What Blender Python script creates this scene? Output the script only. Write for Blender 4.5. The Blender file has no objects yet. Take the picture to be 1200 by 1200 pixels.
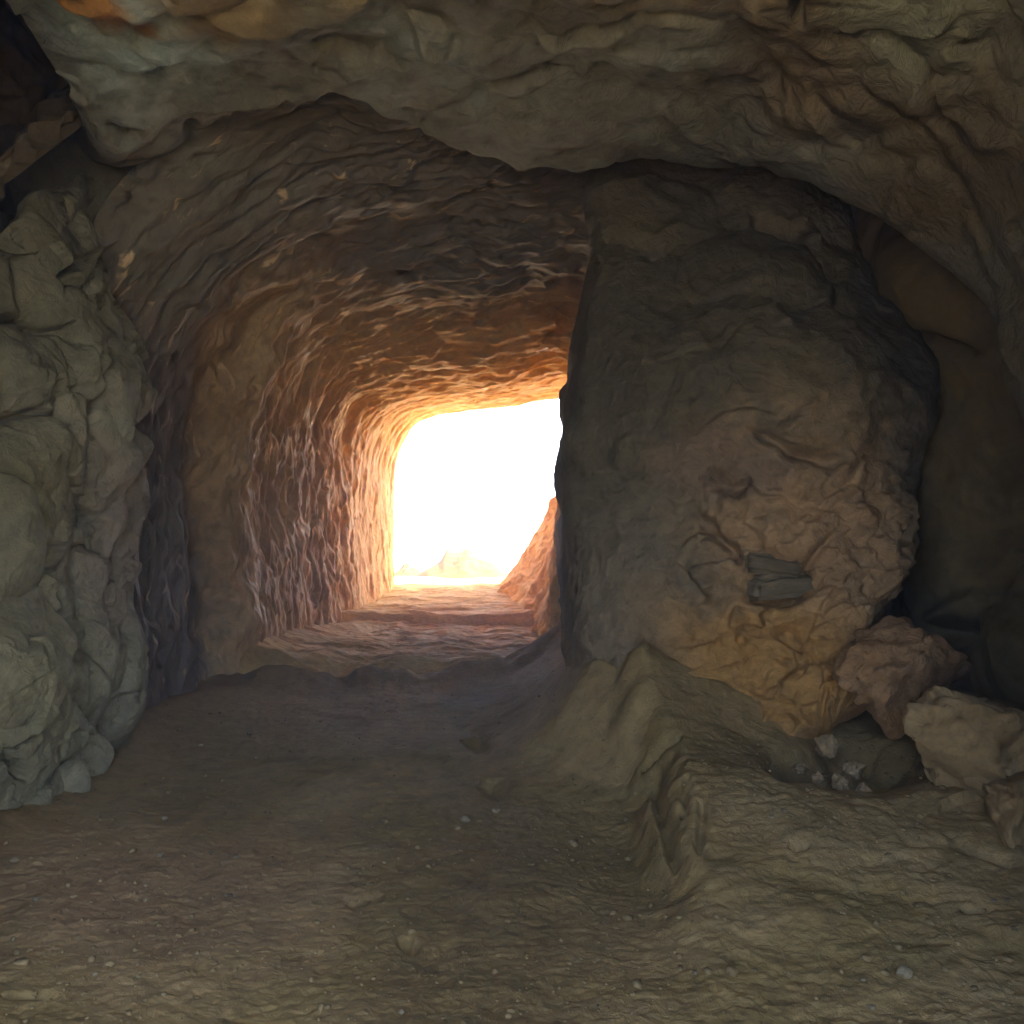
import bpy, math, random
import numpy as np
from math import radians as R

# ------------------------------------------------------------------ basics
sc = bpy.context.scene
col = sc.collection
random.seed(7)
rng = np.random.default_rng(11)
CAM = np.array([0.0, 0.0, 1.5])
F = 1000.0                                    # pixels of the 1200 px photograph per unit of x/Y

def P(px, py, Y):
    return ((px - 600) / F * Y, Y, 1.5 + (600 - py) / F * Y)

# ------------------------------------------------------------------ noise (vectorised)
def _h(ix, iy, iz, seed):
    with np.errstate(over='ignore'):
        h = (ix.astype(np.uint32) * np.uint32(374761393) + iy.astype(np.uint32) * np.uint32(668265263)
             + iz.astype(np.uint32) * np.uint32(2147483647) + np.uint32(seed * 974711 + 12345))
        h = (h ^ (h >> np.uint32(13))) * np.uint32(1274126177)
        h = h ^ (h >> np.uint32(16))
        h = h * np.uint32(2246822519)
        return h ^ (h >> np.uint32(15))

_G = np.random.default_rng(3).normal(size=(256, 3))
_G /= np.linalg.norm(_G, axis=1)[:, None]

def perlin(p, seed=0):
    i = np.floor(p).astype(np.int64)
    f = p - i
    u = f * f * f * (f * (f * 6 - 15) + 10)
    out = np.zeros(len(p))
    for dx in (0, 1):
        wx = u[:, 0] if dx else 1 - u[:, 0]
        for dy in (0, 1):
            wy = u[:, 1] if dy else 1 - u[:, 1]
            for dz in (0, 1):
                wz = u[:, 2] if dz else 1 - u[:, 2]
                g = _G[_h(i[:, 0] + dx, i[:, 1] + dy, i[:, 2] + dz, seed) & np.uint32(255)]
                out += wx * wy * wz * (g[:, 0] * (f[:, 0] - dx) + g[:, 1] * (f[:, 1] - dy) + g[:, 2] * (f[:, 2] - dz))
    return out * 1.6

def fbm(p, octv=4, seed=0, gain=0.5, lac=2.03):
    a, s, out = 1.0, 1.0, 0.0
    for k in range(octv):
        out = out + a * perlin(p * s, seed + k * 7)
        a *= gain; s *= lac
    return out

def ridged(p, octv=4, seed=0, gain=0.5):
    a, s, out = 1.0, 1.0, 0.0
    for k in range(octv):
        out = out + a * (1 - np.abs(perlin(p * s, seed + k * 7)) * 2)
        a *= gain; s *= 2.07
    return out

def worley(p, seed=0):
    i = np.floor(p).astype(np.int64)
    f1 = np.full(len(p), 9.0); f2 = np.full(len(p), 9.0); idc = np.zeros(len(p))
    for dx in (-1, 0, 1):
        for dy in (-1, 0, 1):
            for dz in (-1, 0, 1):
                c = i + np.array([dx, dy, dz])
                h = _h(c[:, 0], c[:, 1], c[:, 2], seed)
                q = np.stack([(h & np.uint32(1023)) / 1023.0, ((h >> np.uint32(10)) & np.uint32(1023)) / 1023.0,
                              ((h >> np.uint32(20)) & np.uint32(1023)) / 1023.0], 1)
                d = np.linalg.norm(c + q - p, axis=1)
                n = d < f1
                f2 = np.where(n, f1, np.minimum(f2, d))
                idc = np.where(n, (h % np.uint32(997)) / 997.0, idc)
                f1 = np.where(n, d, f1)
    return f1, f2, idc

def warp(p, amp, sc_, seed):
    return p + amp * np.stack([fbm(p * sc_, 2, seed), fbm(p * sc_, 2, seed + 31), fbm(p * sc_, 2, seed + 57)], 1)

def slabs(p, seed=0):
    """overlapping tilted flakes: every cell is a plane of its own; returns height (about -0.5..0.5) and the gap to the next flake"""
    i = np.floor(p).astype(np.int64)
    f1 = np.full(len(p), 9.0); f2 = np.full(len(p), 9.0); best = np.zeros(len(p))
    for dx in (-1, 0, 1):
        for dy in (-1, 0, 1):
            for dz in (-1, 0, 1):
                c = i + np.array([dx, dy, dz])
                h = _h(c[:, 0], c[:, 1], c[:, 2], seed); h2 = _h(c[:, 0], c[:, 1], c[:, 2], seed + 77)
                u = lambda H, k: ((H >> np.uint32(k)) & np.uint32(1023)) / 1023.0
                v = p - (c + np.stack([u(h, 0), u(h, 10), u(h, 20)], 1))
                d = np.linalg.norm(v, axis=1)
                t = np.stack([u(h2, 0), u(h2, 10), u(h2, 20)], 1) - 0.5
                val = (t * v).sum(1) * 1.4 + (u(h2, 5) - 0.5) * 0.8 - 0.35 * d * d
                n = d < f1
                f2 = np.where(n, f1, np.minimum(f2, d)); best = np.where(n, val, best); f1 = np.where(n, d, f1)
    return best, f2 - f1

def sstep(a, b, x):
    t = np.clip((x - a) / (b - a), 0, 1)
    return t * t * (3 - 2 * t)

# ------------------------------------------------------------------ patches: a net of measured points, refined, then carved
def _interp(t, A, tn):
    m = np.zeros_like(A)
    for k in range(len(t)):
        if 0 < k < len(t) - 1:
            d0 = (A[k] - A[k - 1]) / (t[k] - t[k - 1]); d1 = (A[k + 1] - A[k]) / (t[k + 1] - t[k])
            w0 = t[k + 1] - t[k]; w1 = t[k] - t[k - 1]
            m[k] = (d0 * w0 + d1 * w1) / (w0 + w1)
        elif k == 0:
            m[k] = (A[1] - A[0]) / (t[1] - t[0])
        else:
            m[k] = (A[k] - A[k - 1]) / (t[k] - t[k - 1])
    j = np.clip(np.searchsorted(t, tn, side='right') - 1, 0, len(t) - 2)
    h = (t[j + 1] - t[j])[:, None, None]
    s = ((tn - t[j]) / (t[j + 1] - t[j]))[:, None, None]
    s2, s3 = s * s, s * s * s
    return (2 * s3 - 3 * s2 + 1) * A[j] + (s3 - 2 * s2 + s) * h * m[j] + (-2 * s3 + 3 * s2) * A[j + 1] + (s3 - s2) * h * m[j + 1]

def net(rows, nv, nu):
    A = np.array([[P(*c) for c in r] for r in rows])
    def par(B, floor=0.12):
        d = np.linalg.norm(np.diff(B, axis=0), axis=2) / np.maximum(1.5, 0.5 * (B[1:, :, 1] + B[:-1, :, 1]))
        d = np.maximum(d.mean(axis=1), floor * d.mean())
        t = np.concatenate([[0], np.cumsum(d)])
        return t / t[-1]
    t = par(A)
    B = _interp(t, A, np.linspace(0, 1, nv))
    Bt = np.swapaxes(A, 0, 1)
    t2 = par(Bt)
    return np.swapaxes(_interp(t2, np.swapaxes(B, 0, 1), np.linspace(0, 1, nu)), 0, 1)

def normals(G, toward=CAM):
    du = np.gradient(G, axis=1); dv = np.gradient(G, axis=0)
    n = np.cross(du, dv)
    n /= np.linalg.norm(n, axis=2, keepdims=True) + 1e-12
    c = ((toward - G) * n).sum()
    return n if c > 0 else -n

def smooth_normals(n, k=6):
    for _ in range(k):
        m = n.copy()
        m[1:-1] += n[:-2] + n[2:]
        m[:, 1:-1] += n[:, :-2] + n[:, 2:]
        n = m / (np.linalg.norm(m, axis=2, keepdims=True) + 1e-12)
    return n

def pix(p):
    Y = np.maximum(p[:, 1], 0.3)
    return 600 + F * p[:, 0] / Y, 600 - F * (p[:, 2] - 1.5) / Y

def polydist(px, py, line):
    """distance to a polyline, signed side (+ = right of travel), and position along it 0..1"""
    best = np.full(len(px), 1e9); side = np.zeros(len(px)); al = np.zeros(len(px))
    L = [math.dist(line[k], line[k + 1]) for k in range(len(line) - 1)]
    tot = sum(L); acc = 0
    for k in range(len(line) - 1):
        (x0, y0), (x1, y1) = line[k], line[k + 1]
        dx, dy = x1 - x0, y1 - y0
        t = np.clip(((px - x0) * dx + (py - y0) * dy) / (dx * dx + dy * dy), 0, 1)
        d = np.hypot(px - x0 - t * dx, py - y0 - t * dy)
        s = np.sign(-(px - x0) * dy + (py - y0) * dx)
        n = d < best
        best = np.where(n, d, best); side = np.where(n, s, side); al = np.where(n, (acc + t * L[k]) / tot, al)
        acc += L[k]
    return best, side, al

def carve(p, strokes):
    """cracks, ribs and steps worked into the rock; widths are in photo pixels at the rock's own distance, heights in metres"""
    px, py = pix(p)
    jx = 7 * fbm(p * 3.1, 3, 91); jy = 7 * fbm(p * 3.1, 3, 97)
    D = np.zeros(len(p))
    for kind, line, w, h in strokes:
        d, s, al = polydist(px + jx, py + jy, line)
        taper = np.clip(np.minimum(al, 1 - al) * 6, 0.15, 1)
        if kind == 'crack':
            D -= 1.5 * h * np.exp(-(d / (0.8 * w * (0.4 + 0.6 * taper))) ** 2) * taper
        elif kind == 'rib':
            D += h * np.exp(-(d / w) ** 2) * taper
        elif kind == 'step':                     # right side of travel stands proud, left side drops sharply
            D += np.where(s > 0, h * np.exp(-d / w), -h * 0.5 * np.exp(-d / (w * 0.25))) * taper
        elif kind == 'blob':
            (cx, cy), (rx, ry) = line[0], w
            D += h * np.exp(-(((px + jx - cx) / rx) ** 2 + ((py + jy - cy) / ry) ** 2) ** 1.5)
    return D

def tagit(o, label=None, cat=None, group=None, kind=None):
    if label: o['label'] = label
    if cat: o['category'] = cat
    if group: o['group'] = group
    if kind: o['kind'] = kind
    return o

def make_obj(name, V, faces, m, parent=None, origin=None, smooth=True):
    V = np.asarray(V, dtype=np.float64)
    if origin is None:
        origin = (0, 0, 0)
    elif isinstance(origin, str):
        origin = (float(np.median(V[:, 0])), float(np.median(V[:, 1])), float(V[:, 2].min()))
    V = V - np.array(origin)
    me = bpy.data.meshes.new(name)
    if isinstance(faces, np.ndarray):
        nf, k = faces.shape
        me.vertices.add(len(V)); me.vertices.foreach_set('co', V.astype(np.float32).ravel())
        me.loops.add(nf * k); me.loops.foreach_set('vertex_index', faces.astype(np.int32).ravel())
        me.polygons.add(nf)
        me.polygons.foreach_set('loop_start', np.arange(0, nf * k, k, dtype=np.int32))
        me.polygons.foreach_set('loop_total', np.full(nf, k, dtype=np.int32))
        me.update(calc_edges=True)
    else:
        me.from_pydata([tuple(v) for v in V], [], faces); me.update()
    if smooth:
        me.polygons.foreach_set('use_smooth', np.ones(len(me.polygons), dtype=bool))
    me.materials.append(m)
    o = bpy.data.objects.new(name, me); col.objects.link(o)
    o.location = origin
    if parent is not None:
        o.parent = parent
        o.matrix_parent_inverse = parent.matrix_world.inverted() if False else o.matrix_parent_inverse
        o.location = np.array(origin) - np.array(parent.location)
    return o

def grid_faces(nv, nu, flip=False):
    a = np.arange(nv * nu).reshape(nv, nu)
    q = np.stack([a[:-1, :-1], a[:-1, 1:], a[1:, 1:], a[1:, :-1]], -1).reshape(-1, 4)
    return q[:, ::-1].copy() if flip else q

def rock(name, G, D, m, thick=0.5, parent=None, back_axis=None, blur=1):
    """a carved rock mass: the front skin displaced along its normals, closed by a rim and a back at real thickness"""
    nv, nu, _ = G.shape
    n = smooth_normals(normals(G))
    D = D.reshape(nv, nu).copy()
    for _ in range(blur):
        E = D.copy()
        E[1:-1] = (D[:-2] + 2 * D[1:-1] + D[2:]) / 4
        D = E.copy()
        D[:, 1:-1] = (E[:, :-2] + 2 * E[:, 1:-1] + E[:, 2:]) / 4
    Fp = G + n * D.reshape(nv, nu, 1)
    if back_axis is not None:
        B = G + np.array(back_axis) * thick
    else:
        B = G - n * thick
    st = 12
    iv = sorted(set(list(range(0, nv, st)) + [nv - 1])); iu = sorted(set(list(range(0, nu, st)) + [nu - 1]))
    Bc = B[np.ix_(iv, iu)]
    V = [Fp.reshape(-1, 3), Bc.reshape(-1, 3)]
    F1 = grid_faces(nv, nu)
    off = nv * nu
    F2 = grid_faces(len(iv), len(iu), True) + off
    # rim
    a = np.arange(nv * nu).reshape(nv, nu)
    loop = np.concatenate([a[0, :-1], a[:-1, -1], a[-1, :0:-1], a[:0:-1, 0]])
    Rv = B.reshape(-1, 3)[loop]
    V.append(Rv)
    off2 = off + len(iv) * len(iu)
    k = np.arange(len(loop)); k1 = (k + 1) % len(loop)
    F3 = np.stack([loop[k], off2 + k, off2 + k1, loop[k1]], 1)
    return make_obj(name, np.concatenate(V), np.concatenate([F1, F2, F3]), m, parent, origin='base')

# ------------------------------------------------------------------ materials
def mat(name, ramp, scale=1.6, dist=0.6, rough=0.85, spec=0.3, bump=0.8, bscale=26.0, aniso=(1, 1, 1), spots=(), speck=None, fine=0.34, fdist=0.016, flake=None):
    m = bpy.data.materials.new(name); m.use_nodes = True
    nt = m.node_tree; N = nt.nodes; L = nt.links
    N.clear()
    out = N.new('ShaderNodeOutputMaterial'); bs = N.new('ShaderNodeBsdfPrincipled')
    L.new(bs.outputs[0], out.inputs[0])
    geo = N.new('ShaderNodeNewGeometry')
    mp = N.new('ShaderNodeMapping'); mp.inputs['Scale'].default_value = aniso
    L.new(geo.outputs['Position'], mp.inputs['Vector'])
    def noise(s, det, d=0.0, r=0.55, vec=None):
        n = N.new('ShaderNodeTexNoise'); n.inputs['Scale'].default_value = s
        n.inputs['Detail'].default_value = det; n.inputs['Roughness'].default_value = r
        n.inputs['Distortion'].default_value = d
        L.new(vec or mp.outputs[0], n.inputs['Vector']); return n
    def cr(stops, src):
        c = N.new('ShaderNodeValToRGB'); e = c.color_ramp.elements
        while len(e) > 1: e.remove(e[-1])
        e[0].position, e[0].color = stops[0][0], (*stops[0][1], 1)
        for p_, c_ in stops[1:]:
            x = e.new(p_); x.color = (*c_, 1)
        L.new(src, c.inputs[0]); return c
    def mix(mode, fac, a, b):
        x = N.new('ShaderNodeMix'); x.data_type = 'RGBA'; x.blend_type = mode
        if isinstance(fac, (int, float)): x.inputs[0].default_value = fac
        else: L.new(fac, x.inputs[0])
        L.new(a, x.inputs[6])
        if isinstance(b, tuple): x.inputs[7].default_value = (*b, 1)
        else: L.new(b, x.inputs[7])
        return x.outputs[2]
    def mathn(op, a, b=None, clamp=False):
        x = N.new('ShaderNodeMath'); x.operation = op; x.use_clamp = clamp
        for k, v in enumerate((a, b)):
            if v is None: continue
            if isinstance(v, (int, float)): x.inputs[k].default_value = v
            else: L.new(v, x.inputs[k])
        return x.outputs[0]
    n1 = noise(scale, 9, dist, 0.6)
    c = cr(ramp, n1.outputs['Fac']).outputs[0]
    nw = noise(3.0, 6, 0.8, 0.62)
    for (ctr, rad, colr, soft, amp) in spots:
        vs = N.new('ShaderNodeVectorMath'); vs.operation = 'SUBTRACT'; vs.inputs[1].default_value = ctr
        L.new(geo.outputs['Position'], vs.inputs[0])
        vm = N.new('ShaderNodeVectorMath'); vm.operation = 'DIVIDE'; vm.inputs[1].default_value = rad
        L.new(vs.outputs[0], vm.inputs[0])
        ln = N.new('ShaderNodeVectorMath'); ln.operation = 'LENGTH'; L.new(vm.outputs[0], ln.inputs[0])
        d = mathn('ADD', ln.outputs['Value'], mathn('MULTIPLY', mathn('SUBTRACT', nw.outputs['Fac'], 0.5), amp))
        mr = N.new('ShaderNodeMapRange'); mr.interpolation_type = 'SMOOTHSTEP'
        mr.inputs[1].default_value = 1.0 + soft; mr.inputs[2].default_value = 1.0 - soft
        L.new(d, mr.inputs[0])
        c = mix('MIX', mr.outputs[0], c, colr)
    # fine grain and mineral flecks
    n2 = noise(max(10.0, scale * 9), 9, 0.5, 0.72)
    g = cr([(0.25, (1 - fine * 1.6,) * 3), (0.5, (1.0,) * 3), (0.78, (1 + fine * 1.2,) * 3)], n2.outputs['Fac'])
    c = mix('MULTIPLY', 1.0, c, g.outputs[0])
    if flake:  # pale mineral streaks that also paint in sun glints along the ridges
        fm = N.new('ShaderNodeMapping'); fm.inputs['Scale'].default_value = flake[0]
        L.new(geo.outputs['Position'], fm.inputs['Vector'])
        nf = noise(1.0, 6, 0.6, 0.62, fm.outputs[0])
        mf = N.new('ShaderNodeMapRange'); mf.inputs[1].default_value = flake[1]; mf.inputs[2].default_value = flake[1] + 0.07
        L.new(nf.outputs['Fac'], mf.inputs[0])
        c = mix('MIX', mf.outputs[0], c, flake[2])
    if speck:
        vo = N.new('ShaderNodeTexVoronoi'); vo.inputs['Scale'].default_value = speck[0]
        L.new(mp.outputs[0], vo.inputs['Vector'])
        n3 = noise(2.2, 4, 0.5)
        sm = mathn('MULTIPLY', mathn('LESS_THAN', vo.outputs['Distance'], speck[1]), mathn('GREATER_THAN', n3.outputs['Fac'], 0.5))
        c = mix('MIX', sm, c, speck[2])
    L.new(c, bs.inputs['Base Color'])
    nr = noise(scale * 3, 5, 0.2)
    mrr = N.new('ShaderNodeMapRange'); mrr.inputs[1].default_value = 0.3; mrr.inputs[2].default_value = 0.7
    mrr.inputs[3].default_value = rough - 0.14; mrr.inputs[4].default_value = min(1, rough + 0.1)
    L.new(nr.outputs['Fac'], mrr.inputs[0]); L.new(mrr.outputs[0], bs.inputs['Roughness'])
    bs.inputs['Specular IOR Level'].default_value = spec
    nb = noise(bscale, 12, 0.4, 0.72)
    nb2 = noise(bscale * 0.28, 6, 0.9, 0.6)
    b1 = N.new('ShaderNodeBump'); b1.inputs['Strength'].default_value = bump; b1.inputs['Distance'].default_value = fdist * 3
    L.new(nb2.outputs['Fac'], b1.inputs['Height'])
    b2 = N.new('ShaderNodeBump'); b2.inputs['Strength'].default_value = bump; b2.inputs['Distance'].default_value = fdist
    L.new(nb.outputs['Fac'], b2.inputs['Height']); L.new(b1.outputs[0], b2.inputs['Normal'])
    L.new(b2.outputs[0], bs.inputs['Normal'])
    return m

GREY = [(0.25, (0.14, 0.125, 0.072)), (0.42, (0.225, 0.208, 0.125)), (0.52, (0.265, 0.235, 0.145)), (0.62, (0.30, 0.288, 0.185)), (0.78, (0.36, 0.365, 0.265))]
M_left = mat('grey_green_rock', GREY, 1.3, 0.8,
             spots=[(P(0, 790, 4.1), (0.40, 0.6, 0.45), (0.26, 0.23, 0.12), 0.8, 1.6),
                    (P(40, 570, 4.5), (0.4, 0.5, 0.25), (0.22, 0.19, 0.09), 0.6, 1.4),
                    (P(150, 620, 5.2), (0.16, 0.5, 0.5), (0.28, 0.22, 0.15), 0.8, 1.6)])
M_ceil = mat('ceiling_rock', [(0.25, (0.11, 0.10, 0.068)), (0.40, (0.17, 0.158, 0.115)), (0.52, (0.21, 0.197, 0.15)), (0.62, (0.235, 0.245, 0.20)), (0.78, (0.31, 0.34, 0.30))], 1.0, 0.9,
             spots=[(P(130, 70, 3.9), (0.55, 0.7, 0.5), (0.33, 0.40, 0.38), 0.5, 0.8),
                    (P(105, 14, 3.7), (0.22, 0.3, 0.16), (0.34, 0.17, 0.045), 0.25, 1.3),
                    (P(265, 20, 3.7), (0.30, 0.4, 0.14), (0.22, 0.16, 0.08), 0.5, 1.4),
                    (P(480, 25, 3.7), (0.5, 0.4, 0.12), (0.20, 0.16, 0.09), 0.6, 1.4),
                    (P(850, 20, 3.6), (0.6, 0.5, 0.18), (0.18, 0.135, 0.07), 0.6, 1.5),
                    (P(960, 90, 4.2), (0.4, 0.5, 0.25), (0.165, 0.12, 0.065), 0.6, 1.5),
                    (P(1110, 30, 3.6), (0.5, 0.4, 0.22), (0.21, 0.21, 0.14), 0.5, 1.2), (P(1120, 190, 4.2), (0.5, 0.8, 0.5), (0.15, 0.115, 0.06), 0.6, 1.4), (P(1180, 400, 4.3), (0.3, 0.6, 0.5), (0.15, 0.125, 0.07), 0.6, 1.2)])  # last two spots paint the upper right dimmer, against the entrance light
M_tun = mat('red_brown_sandstone', [(0.25, (0.24, 0.14, 0.055)), (0.42, (0.35, 0.215, 0.088)), (0.55, (0.44, 0.285, 0.125)), (0.68, (0.51, 0.35, 0.17)), (0.8, (0.58, 0.44, 0.27))], 1.1, 0.5,
            aniso=(1.0, 2.6, 1.0), flake=((3.5, 14, 3.5), 0.615, (0.62, 0.45, 0.24)), spec=0.45, spots=[((-2.6, 6.4, 0.8), (1.3, 0.98, 2.3), (0.16, 0.125, 0.09), 0.14, 0.35), (P(190, 260, 5.8), (1.2, 1.0, 0.75), (0.165, 0.14, 0.095), 0.4, 1.0), (P(480, 170, 6.0), (1.9, 1.1, 0.6), (0.165, 0.155, 0.11), 0.4, 0.9), ((-0.1, 7.2, 4.1), (2.1, 2.3, 1.05), (0.15, 0.125, 0.095), 0.45, 0.7), (P(560, 580, 12.6), (3.4, 2.3, 3.2), (0.68, 0.36, 0.065), 0.40, 0.6)], rough=0.72, bump=0.5, bscale=18)  # last spot paints the exit's orange glow into the rock colour
M_pil = mat('pillar_rock', [(0.25, (0.09, 0.07, 0.038)), (0.42, (0.135, 0.108, 0.06)), (0.56, (0.17, 0.135, 0.08)), (0.7, (0.20, 0.16, 0.10)), (0.82, (0.25, 0.205, 0.14))], 1.2, 0.7,
            spots=[(P(850, 380, 5.6), (1.7, 1.8, 1.0), (0.105, 0.086, 0.05), 0.5, 0.9), (P(960, 690, 4.8), (0.62, 1.2, 0.95), (0.36, 0.235, 0.115), 0.5, 1.8),  # first spot paints the lip's shade onto the upper pillar
                   (P(900, 800, 4.6), (0.85, 1.2, 0.42), (0.38, 0.215, 0.065), 0.5, 1.6),
                   (P(690, 800, 5.2), (0.45, 1.6, 0.75), (0.20, 0.15, 0.085), 0.6, 1.0),
                   (P(850, 540, 5.0), (0.4, 0.9, 0.2), (0.20, 0.14, 0.085), 0.5, 1.5)])
M_alc = mat('brown_rock', [(0.3, (0.10, 0.07, 0.025)), (0.5, (0.16, 0.115, 0.045)), (0.7, (0.21, 0.155, 0.07))], 1.0, 0.7, bump=0.25)
M_cav = mat('cavity_rock', [(0.3, (0.10, 0.068, 0.028)), (0.5, (0.16, 0.11, 0.045)), (0.7, (0.21, 0.15, 0.065))], 1.2, 0.7, bump=0.25)
M_gnd = mat('dirt', [(0.25, (0.14, 0.092, 0.030)), (0.42, (0.205, 0.147, 0.052)), (0.55, (0.255, 0.18, 0.075)), (0.68, (0.28, 0.205, 0.09)), (0.8, (0.32, 0.26, 0.115))], 0.9, 0.9,
            aniso=(1.0, 1.0, 1.0), bump=0.55, bscale=38, fine=0.35, speck=(34, 0.13, (0.31, 0.245, 0.13)), spec=0.2, rough=0.92, fdist=0.01,
            spots=[((-0.12, 3.1, 0), (0.34, 1.3, 0.5), (0.17, 0.118, 0.045), 0.7, 1.1),
                   ((-1.6, 3.4, 0), (0.8, 0.5, 0.5), (0.25, 0.165, 0.08), 1.0, 2.6)])
M_boul = mat('pale_brown_boulder', [(0.3, (0.19, 0.125, 0.05)), (0.5, (0.26, 0.18, 0.078)), (0.7, (0.32, 0.23, 0.11))], 2.2, 0.6, bump=0.4)
M_pink = mat('pinkish_clay_rock', [(0.3, (0.21, 0.115, 0.045)), (0.5, (0.30, 0.175, 0.075)), (0.7, (0.38, 0.24, 0.12))], 3.0, 0.8, bump=0.9)
M_slab = mat('grey_slab_stone', [(0.3, (0.09, 0.072, 0.038)), (0.5, (0.14, 0.112, 0.064)), (0.7, (0.24, 0.19, 0.115))], 4.0, 0.3, bump=0.3, aniso=(1, 1, 5))
M_peb = mat('pale_pebble', [(0.3, (0.15, 0.115, 0.06)), (0.5, (0.20, 0.16, 0.09)), (0.7, (0.27, 0.215, 0.125))], 5.0, 0.3, bump=0.3)
M_dpeb = mat('dark_pebble', [(0.3, (0.07, 0.055, 0.035)), (0.5, (0.11, 0.09, 0.055)), (0.7, (0.15, 0.12, 0.08))], 5.0, 0.3, bump=0.3)
M_sand = mat('pale_sand', [(0.3, (0.60, 0.44, 0.25)), (0.5, (0.66, 0.50, 0.30)), (0.7, (0.70, 0.55, 0.34))], 0.6, 0.5, bump=0.2, rough=0.95, spec=0.1)
M_mound = mat('orange_sand', [(0.3, (0.10, 0.040, 0.007)), (0.5, (0.13, 0.055, 0.010)), (0.7, (0.16, 0.075, 0.018))], 1.6, 0.5, bump=0.3, rough=0.95, spec=0.1)
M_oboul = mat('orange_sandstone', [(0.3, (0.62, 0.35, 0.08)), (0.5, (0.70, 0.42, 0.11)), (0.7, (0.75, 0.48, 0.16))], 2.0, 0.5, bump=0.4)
M_hill = mat('hillside_rock', [(0.3, (0.22, 0.16, 0.10)), (0.5, (0.30, 0.22, 0.14)), (0.7, (0.36, 0.28, 0.19))], 0.4, 0.5)
M_grass = mat('dry_grass', [(0.3, (0.13, 0.14, 0.03)), (0.5, (0.18, 0.19, 0.05)), (0.7, (0.22, 0.22, 0.07))], 6, 0.2)

Q = 1.0     # mesh density

# ------------------------------------------------------------------ left wall
rows = [
 [(-330,1150,2.6),(-120,1030,3.4),(0,985,4.0),(60,955,4.45),(110,915,4.9),(138,893,5.15),(118,885,6.0)],
 [(-330,900,2.6),(-110,850,3.4),(0,830,3.95),(72,815,4.45),(130,805,4.9),(166,795,5.3),(138,795,6.3)],
 [(-330,650,2.7),(-110,650,3.5),(0,650,4.05),(72,650,4.5),(130,650,4.95),(164,650,5.3),(138,650,6.3)],
 [(-330,520,2.8),(-110,520,3.55),(0,520,4.1),(72,520,4.55),(130,520,4.95),(170,520,5.35),(142,520,6.3)],
 [(-330,430,2.8),(-110,430,3.6),(0,430,4.2),(65,430,4.6),(120,430,5.0),(166,430,5.35),(135,430,6.3)],
 [(-330,360,2.9),(-110,350,3.6),(0,345,4.25),(50,338,4.6),(95,334,5.0),(130,330,5.35),(100,330,6.2)],
 [(-330,330,3.0),(-110,320,3.8),(0,300,4.35),(30,270,4.6),(70,258,5.0),(112,272,5.35),(90,270,6.0)],
 [(-330,320,3.2),(-110,312,4.0),(0,280,4.5),(40,230,4.75),(70,220,5.05),(100,222,5.4),(84,222,6.0)],
 [(-330,340,4.6),(-110,340,5.0),(-5,295,5.4),(40,245,5.5),(66,232,5.6),(88,228,5.8),(78,228,6.2)],
]
G = net(rows, int(560*Q), int(420*Q)); p = G.reshape(-1, 3)
q = warp(p, 0.22, 1.3, 5)
f1, f2, cid = worley(q * np.array([1.9, 1.9, 1.25]), 4)
g1, g2, _ = worley(warp(p, 0.10, 3.0, 9) * np.array([5.0, 5.0, 3.2]), 8)
def billow(P_, seed, k=0.75):
    return np.abs(perlin(P_, seed)) ** k
fold = warp(p, 0.35, 0.9, 5)
D = 0.26 * billow(fold * np.array([1.5, 1.5, 0.62]), 4, 0.8) + 0.10 * billow(fold * np.array([3.4, 3.4, 1.5]) + 7, 6, 0.7)
h2, e2 = slabs(warp(p, 0.14, 2.4, 9) * np.array([4.0, 4.0, 2.4]), 8)
h3, e3 = slabs(warp(p, 0.08, 4.0, 10) * np.array([8.0, 8.0, 4.5]), 18)
D += 0.07 * h2 * sstep(-0.3, 0.2, fbm(p * 1.3, 2, 88)) + 0.022 * h3 * sstep(-0.1, 0.3, fbm(p * 1.7, 2, 89)) - 0.16
D += 0.012 * (ridged(q * np.array([2.8, 2.8, 1.3]), 4, 21) - 1.0) + 0.005 * fbm(p * 24, 4, 22)
px, py = pix(p)
D *= 0.35 + 0.65 * sstep(-160, -20, px)
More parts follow.
